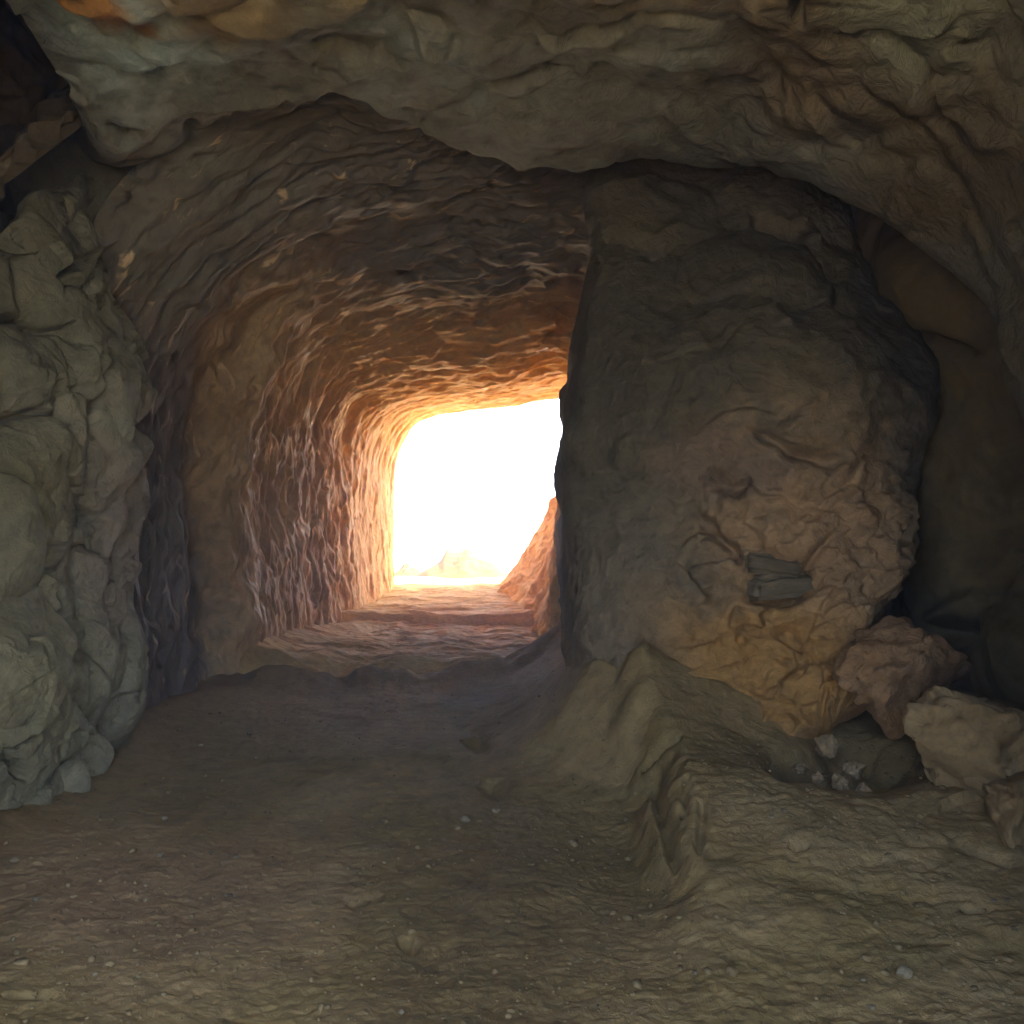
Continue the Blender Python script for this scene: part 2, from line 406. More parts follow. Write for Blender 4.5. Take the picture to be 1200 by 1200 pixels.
D += carve(p, [
 ('step', [(0,378),(35,370),(70,385),(95,420)], 40, -0.05), ('crack', [(0,376),(40,371),(72,386),(92,412)], 5, 0.10),
 ('crack', [(25,488),(55,478),(82,488)], 5, 0.09), ('crack', [(82,480),(80,540),(100,570),(108,588)], 5, 0.08),
 ('step', [(0,880),(24,850),(60,780),(84,715),(82,680),(40,650)], 34, -0.09), ('crack', [(0,888),(30,846),(62,782),(88,712),(84,680),(42,650)], 5, 0.10),
 ('crack', [(0,530),(35,565),(55,605),(61,640)], 6, 0.10), ('crack', [(105,578),(128,605),(134,660)], 5, 0.09),
 ('step', [(40,922),(75,880),(98,845),(106,800),(104,765)], 30, -0.08), ('crack', [(38,925),(75,882),(100,846),(107,800),(104,765)], 5, 0.10),
 ('crack', [(0,872),(22,915)], 5, 0.09), ('crack', [(158,808),(126,868)], 6, 0.05),
 ('crack', [(78,250),(88,290),(72,325),(90,345),(102,340)], 5, 0.10), ('crack', [(108,360),(106,420),(112,440)], 4, 0.10),
 ('rib', [(115,315),(104,345),(100,365)], 6, 0.05), ('rib', [(135,440),(100,470),(105,560)], 12, 0.05),
 ('crack', [(132,390),(122,440),(118,490)], 5, 0.08), ('crack', [(135,610),(140,660)], 4, 0.08),
 ('blob', [(50,430)], (60,45), 0.10), ('blob', [(25,610)], (35,65), 0.10), ('blob', [(10,760)], (70,80), 0.10), ('blob', [(75,870)], (30,70), 0.06),
 ('blob', [(60,520)], (30,30), 0.06), ('blob', [(85,630)], (22,40), 0.05), ('blob', [(120,760)], (30,50), 0.05), ('blob', [(182,525)], (12,16), 0.10),
])
o = rock('rock_wall', G, D, M_left, 0.45, blur=0)
tagit(o, 'lit grey green rock wall of bulging cracked slabs on the left of the chamber', 'rock wall')

# ------------------------------------------------------------------ hollow in the upper left corner
rows = [[(-260,-120,4.6),(-60,-140,5.2),(80,-120,5.9),(200,-60,6.3)],
        [(-260,60,4.6),(-60,60,5.3),(60,60,5.9),(190,90,6.3)],
        [(-260,200,4.6),(-60,190,5.3),(60,180,5.9),(170,180,6.3)],
        [(-260,420,4.6),(-60,400,5.3),(60,340,5.9),(170,300,6.3)]]
G = net(rows, 200, 200); p = G.reshape(-1, 3)
D = 0.10 * (ridged(warp(p, .2, 1.5, 3) * 1.8, 4, 33) - 1) + 0.02 * fbm(p * 9, 3, 3)
D += carve(p, [('step', [(0,110),(40,130),(80,115)], 40, 0.10), ('rib', [(0,135),(50,128)], 9, 0.04)])
o = rock('rock_hollow', G, D, M_cav, 0.4)
tagit(o, 'dark brown rock inside the open hollow in the upper left corner', 'rock hollow')

rows = [[(-170,345,4.15),(-60,262,4.35),(0,218,4.5),(45,176,4.65),(100,131,4.85),(128,112,5.1)],
        [(-170,335,4.10),(-60,250,4.30),(0,208,4.45),(45,168,4.60),(98,127,4.82),(128,108,5.1)],
        [(-170,300,4.6),(-60,222,4.8),(0,186,4.95),(45,155,5.1),(95,120,5.3),(128,100,5.6)],
        [(-170,250,5.3),(-60,190,5.5),(0,160,5.65),(45,130,5.8),(95,105,6.0),(128,90,6.1)]]
G = net(rows, 120, 260); p = G.reshape(-1, 3)
D = 0.14 * fbm(p * 1.9, 4, 13) + 0.03 * (ridged(p * 4.0, 3, 14) - 1) + 0.012 * fbm(p * 9, 3, 3)
o = rock('rock_ledge', G, D, mat('rim_rock', [(0.3, (0.10, 0.072, 0.032)), (0.5, (0.15, 0.11, 0.055)), (0.7, (0.22, 0.17, 0.095))], 2.0, 0.6), 0.10)
tagit(o, 'thin brown rock ledge slanting across the hollow in the upper left corner', 'rock ledge')

# ------------------------------------------------------------------ ceiling of the front chamber with its hanging lip
rows = [
 [(-300,-100,2.6),(-150,-300,2.4),(100,-350,2.4),(350,-350,2.3),(600,-350,2.3),(800,-350,2.3),(1050,-330,2.3),(1400,-200,2.3),(1700,250,2.2),(1800,850,2.2)],
 [(-45,-25,3.7),(60,-20,3.5),(200,-20,3.5),(400,-20,3.5),(600,-20,3.5),(780,-20,3.5),(960,-20,3.4),(1200,20,3.3),(1420,330,3.0),(1480,800,2.9)],
 [(42,65,4.2),(130,85,4.3),(250,95,4.5),(410,85,4.6),(600,90,4.7),(780,90,4.6),(960,120,4.4),(1170,210,4.0),(1310,450,3.7),(1350,750,3.6)],
 [(80,124,4.6),(140,196,5.1),(222,160,5.2),(400,112,5.0),(600,192,5.9),(780,190,5.8),(950,221,5.3),(1135,330,4.8),(1195,495,4.5),(1240,740,4.4)],
 [(62,112,5.2),(105,180,5.7),(215,110,5.9),(400,40,5.6),(600,120,6.4),(790,120,6.2),(990,160,5.8),(1190,300,5.3),(1260,480,5.0),(1300,740,4.9)],
]
G = net(rows, int(440*Q), int(720*Q)); p = G.reshape(-1, 3)
q = warp(p, 0.30, 0.9, 15)
f1, f2, cid = worley(q * np.array([1.15, 1.0, 1.6]), 14)
g1, g2, _ = worley(warp(p, 0.12, 2.4, 19) * np.array([3.4, 3.0, 4.2]), 18)
fold = warp(p, 0.35, 0.8, 15)
h1, e1 = slabs(fold * np.array([1.5, 1.2, 2.3]), 14)
h2, e2 = slabs(warp(p, 0.18, 2.0, 19) * np.array([3.0, 2.6, 5.0]), 18)
D = 0.06 * h1 + 0.035 * h2 + 0.16 * billow(fold * np.array([0.9, 1.5, 1.5]), 44, 0.8) + 0.06 * billow(fold * np.array([2.1, 3.2, 3.2]), 45, 0.7) - 0.09
D += 0.012 * (ridged(q * np.array([1.4, 2.4, 2.4]), 4, 41) - 1) + 0.006 * fbm(p * 22, 4, 42)
px, py = pix(p)
D *= 0.55 + 0.45 * sstep(260, 60, py + 0 * px)          # the smoother belly just before the lip
D += carve(p, [
 ('step', [(400,95),(345,118),(285,128),(235,132),(215,150)], 30, 0.06), ('rib', [(400,97),(340,121),(290,127)], 6, 0.03),
 ('crack', [(230,150),(225,168)], 7, 0.10), ('crack', [(578,0),(560,32)], 5, 0.12), ('crack', [(928,0),(936,45)], 5, 0.12),
 ('step', [(360,60),(440,80),(490,48),(530,60),(570,38)], 26, 0.06), ('step', [(600,40),(670,45),(760,30),(840,45)], 26, 0.06),
 ('crack', [(960,2),(1020,10),(1060,22)], 5, 0.08), ('crack', [(1085,90),(1096,165)], 7, 0.08),
 ('step', [(940,100),(985,160),(1000,180),(1060,160)], 24, 0.05), ('rib', [(840,200),(900,180),(960,190)], 14, 0.04),
 ('rib', [(430,160),(470,100),(490,60)], 16, 0.05), ('step', [(470,160),(620,90),(690,80),(760,110)], 30, 0.05),
 ('step', [(1000,50),(1100,110),(1180,90)], 30, 0.06), ('crack', [(75,12),(100,18),(118,14)], 4, 0.04),
 ('crack', [(120,150),(160,165)], 6, 0.06), ('blob', [(230,40)], (90,40), 0.08), ('blob', [(120,70)], (60,40), 0.05),
 ('rib', [(540,217),(610,195),(640,186),(740,184)], 7, 0.05), ('blob', [(1165,420)], (25,60), 0.06),
 ('crack', [(1180,260),(1190,300)], 8, 0.08), ('rib', [(1070,110),(1150,165),(1200,160)], 12, 0.05),
])
o = rock('rock_ceiling', G, D, M_ceil, 0.5, blur=4)
tagit(o, 'rough olive brown rock ceiling arching over the chamber and down its right side', 'rock ceiling')

# ------------------------------------------------------------------ tunnel
tun = bpy.data.objects.new('rock_tunnel', None); col.objects.link(tun); tun.location = (-0.9, 9.0, 0)
tagit(tun, 'reddish brown hand cut rock tunnel leading to the bright exit', 'tunnel')
rows = [
 [(50,945,5.3),(62,640,5.3),(72,450,5.35),(88,345,5.45),(125,230,5.5),(280,122,5.3),(480,105,5.4),(745,60,6.9),(795,400,6.9),(795,920,6.9)],
 [(70,920,5.6),(85,640,5.6),(92,470,5.6),(110,370,5.6),(160,285,5.6),(300,175,5.7),(520,150,5.9),(740,145,7.0),(790,400,7.0),(790,920,7.0)],
 [(175,860,6.3),(172,640,6.3),(172,490,6.3),(190,395,6.3),(240,320,6.3),(350,250,6.35),(540,212,6.45),(735,205,7.05),(770,400,7.05),(770,860,7.05)],
 [(224,820,6.95),(222,640,6.95),(222,490,6.95),(242,402,6.95),(295,340,6.95),(385,280,6.95),(550,245,6.95),(722,238,7.15),(740,400,7.15),(740,830,7.15)],
 [(240,812,7.35),(238,640,7.35),(238,500,7.35),(260,418,7.35),(322,358,7.35),(405,302,7.35),(555,270,7.35),(705,262,7.35),(730,400,7.35),(730,815,7.35)],
 [(272,806,7.45),(270,640,7.45),(271,515,7.45),(287,437,7.45),(332,370,7.45),(412,312,7.45),(558,280,7.45),(702,270,7.45),(728,400,7.45),(728,812,7.45)],
 [(310,790,8.2),(306,640,8.2),(307,530,8.2),(316,455,8.2),(346,392,8.2),(420,344,8.2),(563,318,8.2),(694,306,8.2),(715,420,8.2),(715,795,8.2)],
 [(352,772,9.2),(348,640,9.2),(349,548,9.2),(356,480,9.2),(380,424,9.2),(440,390,9.2),(572,370,9.2),(686,354,9.2),(705,460,9.2),(705,775,9.2)],
 [(403,748,10.7),(401,640,10.7),(402,565,10.7),(406,512,10.7),(422,481,10.7),(465,464,10.7),(580,447,10.7),(676,430,10.7),(692,500,10.7),(692,748,10.7)],
 [(432,722,11.6),(430,640,11.6),(431,580,11.6),(438,525,11.6),(455,492,11.6),(500,473,11.6),(597,461,11.6),(682,452,11.6),(700,520,11.6),(700,722,11.6)],
 [(462,705,12.9),(461,640,12.9),(462,580,12.9),(469,530,12.9),(484,500,12.9),(520,483,12.9),(600,474,12.9),(680,468,12.9),(710,530,12.9),(710,705,12.9)],
 [(455,712,13.6),(452,640,13.6),(455,570,13.6),(465,520,13.6),(485,485,13.6),(530,460,13.6),(600,450,13.6),(690,445,13.6),(725,530,13.6),(725,712,13.6)],
]
G = net(rows, int(620*Q), int(560*Q)); p = G.reshape(-1, 3)
q = warp(p, 0.16, 1.1, 55)
aa = q * np.array([0.9, 4.6, 0.9])
near_exit = sstep(10.2, 11.4, p[:, 1])
mk = sstep(-0.35, 0.45, fbm(p * 0.8 + 3, 3, 62))
h2, e2 = slabs(warp(p, 0.12, 2.0, 63) * np.array([2.2, 5.5, 2.2]), 64)
h3, e3 = slabs(warp(p, 0.08, 3.0, 65) * np.array([4.5, 12., 4.5]), 67)
D = 0.05 * (ridged(aa, 4, 61, 0.55) - 1.1) * (0.35 + 0.8 * mk) + 0.014 * (ridged(q * np.array([2.4, 13.0, 2.4]), 3, 66) - 1) * mk + 0.08 * fbm(q * 0.9, 3, 68)
D += 0.06 * h2 + 0.03 * h3
D *= 1 - 0.62 * near_exit
D -= 0.05 * sstep(10.0, 10.6, p[:, 1]) * sstep(11.0, 10.65, p[:, 1])
D += 0.006 * fbm(p * 20, 3, 69)
px, py = pix(p)
D += 0.10 * fbm(p * np.array([1.5, 0.8, 1.7]), 3, 70) * np.exp(-((p[:, 1] - 7.4) / 0.5) ** 2)
D += carve(p, [
 ('step', [(640,350),(642,325),(690,318)], 40, -0.12), ('rib', [(625,320),(685,308)], 7, 0.07), ('rib', [(200,355),(270,290)], 8, 0.08),
 ('rib', [(345,275),(395,255)], 6, 0.06), ('rib', [(220,370),(360,310)], 7, 0.05), ('rib', [(400,248),(480,240),(540,225)], 5, 0.05),
 ('rib', [(150,300),(230,255),(280,215)], 8, 0.06), ('rib', [(180,330),(300,250),(330,235)], 7, 0.05), ('rib', [(540,217),(610,212),(640,222)], 5, 0.04), ('rib', [(440,350),(520,345),(690,325)], 6, 0.05), ('rib', [(560,310),(620,297)], 6, 0.05), ('rib', [(275,470),(300,430),(390,400)], 8, 0.05),
])
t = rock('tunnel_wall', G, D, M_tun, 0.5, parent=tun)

# tunnel floor, the low riser in front of it and the raised sill under the exit
def floor_rows(prof, x0s, x1s, n=6):
    return [[(x0 + (x1 - x0) * k / (n - 1), Y, z) for k in range(n)] for (Y, z), x0, x1 in zip(prof, x0s, x1s)]
def netw(rows, nv, nu):
    A = np.array(rows, dtype=float)
    def par(B):
        d = np.maximum(np.linalg.norm(np.diff(B, axis=0), axis=2).mean(axis=1), 1e-3)
        t = np.concatenate([[0], np.cumsum(d)]); return t / t[-1]
    B = _interp(par(A), A, np.linspace(0, 1, nv)); Bt = np.swapaxes(A, 0, 1)
    return np.swapaxes(_interp(par(Bt), np.swapaxes(B, 0, 1), np.linspace(0, 1, nu)), 0, 1)
prof = [(7.42, -0.12), (7.47, 0.02), (7.58, 0.10), (8.4, 0.13), (9.6, 0.11), (10.55, 0.09), (10.68, 0.10)]
G = netw(floor_rows(prof, [-2.75] * 7, [1.1] * 7), 260, 320); p = G.reshape(-1, 3)
G[:, :, 1] += (0.14 * fbm(p * np.array([1.6, 0, 0]) + 2, 4, 72) * sstep(8.6, 7.6, p[:, 1])).reshape(G.shape[:2]); p = G.reshape(-1, 3)
D = 0.05 * fbm(p * np.array([2.0, 2.0, 1.]), 4, 73) + 0.028 * (ridged(warp(p, .1, 1.2, 5) * np.array([0.8, 4.5, 1]), 4, 71) - 1) + 0.004 * fbm(p * 16, 3, 2)
D += 0.16 * np.exp(-(np.maximum(0, p[:, 0] + 2.4) / 0.30)) * sstep(7.4, 7.7, p[:, 1])
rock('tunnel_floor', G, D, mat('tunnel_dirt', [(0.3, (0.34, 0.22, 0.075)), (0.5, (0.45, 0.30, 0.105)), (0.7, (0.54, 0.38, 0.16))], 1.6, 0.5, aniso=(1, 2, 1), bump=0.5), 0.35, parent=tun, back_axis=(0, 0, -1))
prof = [(10.60, -0.02), (10.63, 0.12), (10.70, 0.22), (10.95, 0.235), (11.8, 0.27), (12.6, 0.36), (13.1, 0.385), (13.7, 0.33)]
G = netw(floor_rows(prof, [-2.5] * 4 + [-2.4, -2.2, -2.1, -2.1], [1.2] * 8), 200, 300); p = G.reshape(-1, 3)
D = 0.035 * (ridged(warp(p, .12, 1.5, 5) * np.array([1.0, 3.0, 1]), 4, 75) - 1) + 0.005 * fbm(p * 14, 3, 2)
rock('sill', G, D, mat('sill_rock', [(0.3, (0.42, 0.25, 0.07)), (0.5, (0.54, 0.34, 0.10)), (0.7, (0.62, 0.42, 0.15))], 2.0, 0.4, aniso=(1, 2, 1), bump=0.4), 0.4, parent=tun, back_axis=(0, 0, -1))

# sloping buttress on the right of the sill
rows = [[(640,800,8.9),(655,600,8.9),(672,430,8.9)],
        [(628,760,9.6),(652,640,9.6),(676,450,9.6)],
        [(622,728,10.55),(655,655,10.55),(690,480,10.55)],
        [(618,722,10.8),(652,650,10.8),(690,490,10.8)],
        [(600,706,11.8),(650,630,11.9),(700,500,11.9)],
        [(574,696,12.8),(612,655,12.8),(640,600,12.9)],
        [(580,700,13.6),(625,650,13.6),(655,590,13.7)]]
G = net(rows, 260, 200); p = G.reshape(-1, 3)
D = 0.07 * (ridged(warp(p, .15, 1.5, 5) * 1.6, 4, 81) - 1) + 0.008 * fbm(p * 12, 3, 5)
rock('buttress', G, D, M_oboul, 0.4, parent=tun)

# ------------------------------------------------------------------ pillar right of the tunnel
rows = [
 [(655,790,9.2),(660,800,8.6),(678,850,6.5),(700,915,5.0),(790,935,4.75),(880,950,4.45),(980,955,4.2),(1050,950,4.25),(1040,930,5.6)],
 [(655,700,9.2),(657,720,8.7),(668,760,6.6),(692,790,5.15),(785,790,4.95),(880,785,4.75),(960,780,4.55),(1015,780,4.55),(1005,780,5.8)],
 [(654,640,9.2),(655,645,8.7),(664,650,6.7),(690,650,5.35),(785,650,5.15),(880,650,4.95),(985,650,4.85),(1056,650,4.95),(1035,650,6.2)],
 [(656,540,9.1),(657,540,8.6),(664,535,6.9),(692,530,5.55),(785,525,5.3),(900,540,5.0),(1000,530,4.95),(1073,530,5.15),(1050,530,6.4)],
 [(666,430,8.8),(667,430,8.3),(671,430,7.1),(700,430,5.75),(790,420,5.4),(900,420,5.1),(1000,420,5.15),(1088,430,5.45),(1062,430,6.5)],
 [(686,320,8.2),(686,325,7.8),(688,330,7.2),(704,330,6.0),(795,320,5.75),(880,320,5.5),(960,320,5.6),(1035,345,5.85),(1020,335,6.6)],
 [(688,250,7.7),(688,255,7.5),(690,256,7.2),(712,240,6.2),(800,232,6.25),(880,236,6.15),(940,240,6.1),(990,255,6.2),(985,245,6.8)],
 [(688,160,7.7),(688,160,7.5),(692,160,7.3),(716,150,6.7),(800,150,6.8),(880,150,6.7),(940,150,6.6),(990,160,6.6),(990,160,7.0)],
]
G = net(rows, int(560*Q), int(520*Q)); p = G.reshape(-1, 3)
px, py = pix(p)
q = warp(p, 0.25, 1.1, 25)
f1, f2, cid = worley(q * 1.35, 24)
g1, g2, gid = worley(warp(p, 0.12, 2.8, 29) * np.array([5.5, 5.5, 6.5]), 28)
rug = sstep(520, 600, py + 45 * fbm(p * 2.0, 2, 3)) * sstep(740, 840, px + 30 * fbm(p * 2, 2, 4))
D = 0.13 * (0.55 - f1) * (0.5 + 0.8 * cid) + 0.10 * billow(q * 1.3, 49, 0.8) - 0.05 + 0.022 * (ridged(q * 2.6, 4, 43) - 1) * (1 - 0.4 * rug) + 0.005 * fbm(p * 17, 3, 44)
h2, e2 = slabs(warp(p, 0.12, 2.8, 29) * np.array([4.6, 4.6, 5.4]), 28)
h3, e3 = slabs(warp(p, 0.05, 6.0, 31) * np.array([11., 11., 12.]), 38)
D += rug * (0.075 * h2 + 0.03 * h3 + 0.02 * (ridged(p * 4.0, 3, 47) - 1) + 0.008 * fbm(p * 26, 3, 48))
D += carve(p, [
 ('blob', [(905,460)], (170,85), 0.16), ('step', [(800,490),(850,525),(930,528),(1010,545),(1070,530)], 30, 0.0),
 ('crack', [(870,505),(930,530),(1000,545)], 9, 0.07), ('rib', [(895,520),(935,495),(950,470)], 9, 0.05), ('rib', [(905,360),(920,395)], 10, 0.07),
 ('crack', [(985,340),(1010,390),(1040,430)], 8, 0.08), ('rib', [(965,335),(985,400)], 12, 0.06), ('crack', [(880,245),(950,280)], 10, 0.10),
 ('crack', [(925,250),(990,330)], 10, 0.08), ('rib', [(930,270),(970,275)], 8, 0.05),
 ('crack', [(815,600),(850,640),(870,670)], 8, 0.08), ('crack', [(860,700),(925,690),(985,620)], 6, 0.06),
 ('blob', [(915,675)], (52,30), -0.22), ('rib', [(995,535),(985,550)], 10, 0.08), ('rib', [(868,570),(880,590)], 9, 0.05),
 ('crack', [(820,560),(880,570)], 14, 0.08), ('step', [(770,870),(830,850),(880,860),(905,880)], 30, -0.08),
 ('rib', [(880,830),(920,800),(970,780),(990,830)], 9, 0.04), ('crack', [(975,800),(950,860)], 6, 0.05),
 ('blob', [(1005,892)], (80,44), -1.7), ('blob', [(930,890)], (34,26), -1.1), ('crack', [(1068,590),(1060,640)], 6, 0.12),
])
pil = rock('rock_pillar', G, D, M_pil, 0.35)
tagit(pil, 'broad rock pillar right of the tunnel, shaded dark grey above and crumbling ochre below', 'rock pillar')

# ------------------------------------------------------------------ alcove behind the pillar
rows = [
 [(860,60,7.2),(960,80,7.2),(1060,120,6.8),(1160,200,6.0),(1280,260,5.4),(1400,300,4.8)],
 [(880,250,7.1),(965,250,6.7),(1055,290,5.95),(1140,380,5.6),(1260,420,5.2),(1400,450,4.7)],
 [(900,420,7.1),(1000,420,6.7),(1075,430,6.0),(1150,470,5.7),(1250,520,5.2),(1400,600,4.6)],
 [(920,600,7.0),(1020,600,6.6),(1085,600,5.9),(1165,600,5.6),(1250,600,5.1),(1400,650,4.5)],
 [(940,760,6.8),(1030,760,6.4),(1100,760,5.8),(1165,740,5.4),(1250,720,4.9),(1400,780,4.3)],
 [(940,960,6.4),(1030,960,6.0),(1110,950,5.5),(1180,930,5.0),(1250,930,4.6),(1400,1000,4.1)],
]
G = net(rows, int(400*Q), int(380*Q)); p = G.reshape(-1, 3)
q = warp(p, 0.3, 0.9, 25)
f1, f2, cid = worley(q * 0.8, 64)
D = 0.22 * (0.55 - f1) + 0.025 * (ridged(q * 1.8, 3, 83) - 1) + 0.006 * fbm(p * 10, 3, 44)
D += carve(p, [('crack', [(1020,340),(1060,385),(1120,405),(1150,410)], 9, 0.12), ('blob', [(1085,330)], (60,60), 0.14),
 ('crack', [(1040,410),(1060,440),(1090,450)], 8, 0.10), ('crack', [(1150,700),(1180,670),(1200,640)], 8, 0.12), ('blob', [(1190,770)], (45,55), 0.18),
 ('blob', [(1120,740)], (30,14), -0.25), ('rib', [(1085,730),(1120,715),(1155,700)], 10, 0.10)])
o = rock('rock_wall', G, D, M_alc, 0.4)
tagit(o, 'shadowed dark brown rock wall in the recess behind the pillar at far right', 'rock wall')

# ------------------------------------------------------------------ ground
def hgt(x, y):
    x = np.asarray(x, float); y = np.asarray(y, float)
    p = np.stack([x, y, np.zeros_like(x)], -1).reshape(-1, 3)
    w = fbm(p * 0.8, 3, 101).reshape(x.shape)
    edge = 0.66 + 0.10 * fbm(p * 2.2, 3, 103).reshape(x.shape) - 0.10 * sstep(3.8, 3.0, y)
    along = sstep(2.4, 4.1, y)
    bank = (0.30 * sstep(edge - 0.10, edge + 0.17, x) + 0.05 * sstep(1.9, 2.6, x)) * along
    bank = bank - 0.17 * np.exp(-((x - 1.62) / 0.48) ** 2 - ((y - 4.45) / 0.5) ** 2)
    gully = -0.05 * np.exp(-((x - edge + 0.22) / 0.20) ** 2) * along * sstep(6.0, 5.0, y)
    scree = 0.14 * np.exp(-np.maximum(0, x + 2.75 - 0.0 * y + (5.4 - y) * -0.18) / 0.22) * sstep(2, 3.5, y)
    z = 0.035 * w + bank + gully + scree
    z += 0.007 * (ridged(warp(p, 0.4, 0.8, 7) * np.array([1.1, 2.6, 1]), 3, 107).reshape(x.shape) - 1) * (0.4 + 0.8 * sstep(-0.2, 0.3, fbm(p * 1.1, 2, 140).reshape(x.shape)))
    z += 0.012 * fbm(warp(p, .15, 2, 3) * np.array([4, 5, 1.]), 4, 109).reshape(x.shape) * (0.6 + 0.7 * sstep(0.4, 1.2, x))
    d, _, _ = polydist(x.ravel(), y.ravel(), [(0.50, 9.0), (0.50, 6.6), (0.52, 5.15), (0.72, 4.95), (1.3, 4.9)])
    z += 0.46 * np.exp(-(d.reshape(x.shape) / 0.40) ** 1.4) * (1 - 0.35 * sstep(0.6, 1.2, x))
    z += 0.24 * np.exp(-((x - 0.52) / 0.26) ** 2 - ((y - 5.35) / 0.7) ** 2)
    z += 0.15 * np.exp(-((y - 7.55) / 0.34) ** 2) * sstep(-1.1, 0.5, fbm(p * np.array([2.2, 1.2, 1]), 3, 113).reshape(x.shape))
    z += 0.005 * fbm(p * 24, 4, 111, 0.6).reshape(x.shape)
    return z
ny, nx = int(640*Q), int(620*Q)
ys = np.concatenate([np.linspace(-6, 1.9, 40), 1.5e3 / np.linspace(1.5e3 / 1.93, 1.5e3 / 7.7, ny)])
half = np.maximum(1.9, ys) * 0.80 + 0.6
half[:40] = np.linspace(6, half[40], 40)
us = np.linspace(-1, 1, nx)
X = half[:, None] * us[None, :]; Yg = np.repeat(ys[:, None], nx, 1)
Z = hgt(X, Yg)
# rills cut in the face of the bank
pp = np.stack([X, Yg, Z], -1).reshape(-1, 3)
Zc = carve(pp, [
 ('crack', [(778,880),(770,930),(782,975),(795,1030)], 9, 0.05), ('crack', [(812,900),(800,960)], 6, 0.03), ('crack', [(830,925),(820,990),(835,1010)], 6, 0.03),
 ('crack', [(752,905),(775,872),(800,860)], 6, 0.10), ('crack', [(925,992),(945,985)], 6, 0.03), ('crack', [(1040,985),(1120,985),(1200,1020)], 7, 0.012),
 ('crack', [(465,1095),(490,1115)], 5, 0.03), ('crack', [(0,1165),(75,1166)], 4, 0.02), 
 
 ('crack', [(400,1060),(450,1045)], 8, 0.02), ('blob', [(562,870)], (14,9), -0.06), ('blob', [(578,922)], (14,8), -0.05), ('blob', [(1010,893)], (60,22), -0.30), ('blob', [(930,893)], (26,16), -0.2),
 ('step', [(1090,955),(1130,935),(1200,925)], 26, -0.03), ('crack', [(1105,975),(1200,1015)], 6, 0.02), ('crack', [(1130,1065),(1165,1068)], 4, 0.03),
])
Z = Z + Zc.reshape(Z.shape)
V = np.stack([X, Yg, Z], -1).reshape(-1, 3)
o = make_obj('ground', V, grid_faces(len(ys), nx), M_gnd)
tagit(o, kind='structure')

def zat(x, y):
    return float(hgt(np.array([x]), np.array([y]))[0])
def ground_at(px, py):
    """the spot on the dirt floor seen at a photo pixel"""
    Y = np.linspace(2.0, 7.6, 400)
    x, _, z = P(px, py, Y)
    h = hgt(x, Y)
    k = np.nonzero(z <= h)[0]
    return (float(x[k[0]]), float(Y[k[0]]), float(h[k[0]])) if len(k) else None

# ------------------------------------------------------------------ stones
def stone_mesh(seed, m, sub=4, rough=0.25, flat=0.7, angular=0.5):
    import bmesh
    bm = bmesh.new(); bmesh.ops.create_icosphere(bm, subdivisions=sub, radius=1)
    V = np.array([v.co[:] for v in bm.verts])
    rs = np.random.default_rng(seed)
    U = V.copy()
    if angular > 0:                               # chop by planes: broken facets
        for _ in range(11):
            n = rs.normal(size=3); n /= np.linalg.norm(n)
            h = rs.uniform(0.55, 0.85)
            d = U @ n
            U = U - np.where(d > h, (d - h) * angular, 0)[:, None] * n
    U = U * (1 + rough * 0.5 * fbm(V * 1.4 + seed, 3, seed)[:, None] + rough * 0.15 * fbm(V * 5 + seed, 3, seed + 5)[:, None] + 0.16 * (slabs(V * 2.6 + seed, seed)[0] if angular > 0.7 else 0 * V[:, 0])[:, None])
    U *= np.array([1, rs.uniform(0.7, 1.0), flat])
    U[:, 2] -= U[:, 2].min()
    for v, u in zip(bm.verts, U): v.co = u
    me = bpy.data.meshes.new('stone'); bm.to_mesh(me); bm.free()
    me.polygons.foreach_set('use_smooth', np.ones(len(me.polygons), dtype=bool))
    me.materials.append(m)
    return me
def slab_mesh(seed, lx, ly, lz):
    import bmesh
    bm = bmesh.new(); bmesh.ops.create_cube(bm, size=1)
    bmesh.ops.scale(bm, vec=(lx, ly, lz), verts=bm.verts)
    bmesh.ops.bevel(bm, geom=list(bm.edges), offset=lz * 0.22, segments=3, affect='EDGES')
    bmesh.ops.subdivide_edges(bm, edges=list(bm.edges), cuts=6, use_grid_fill=True)
    V = np.array([v.co[:] for v in bm.verts])
    n = fbm(V * 9 + seed, 4, seed)[:, None]
    V = V * (1 + 0.16 * n) + 0.006 * fbm(V * np.array([8, 8, 60.]) + seed, 2, seed + 3)[:, None] * np.sign(V)
    V[:, 2] += lz / 2 + 0.12 * V[:, 0] * (1 if seed % 2 else -1)
    for v, u in zip(bm.verts, V): v.co = u
    me = bpy.data.meshes.new('slab'); bm.to_mesh(me); bm.free()
    me.polygons.foreach_set('use_smooth', np.ones(len(me.polygons), dtype=bool)); me.materials.append(M_slab)
    return me
def put(name, me, loc, s, rz=0, label=None, cat=None, group=None, rx=0, ry=0):
    o = bpy.data.objects.new(name, me); col.objects.link(o)
    o.location = loc; o.scale = s if isinstance(s, tuple) else (s, s, s); o.rotation_euler = (rx, ry, rz)
    return tagit(o, label, cat, group)

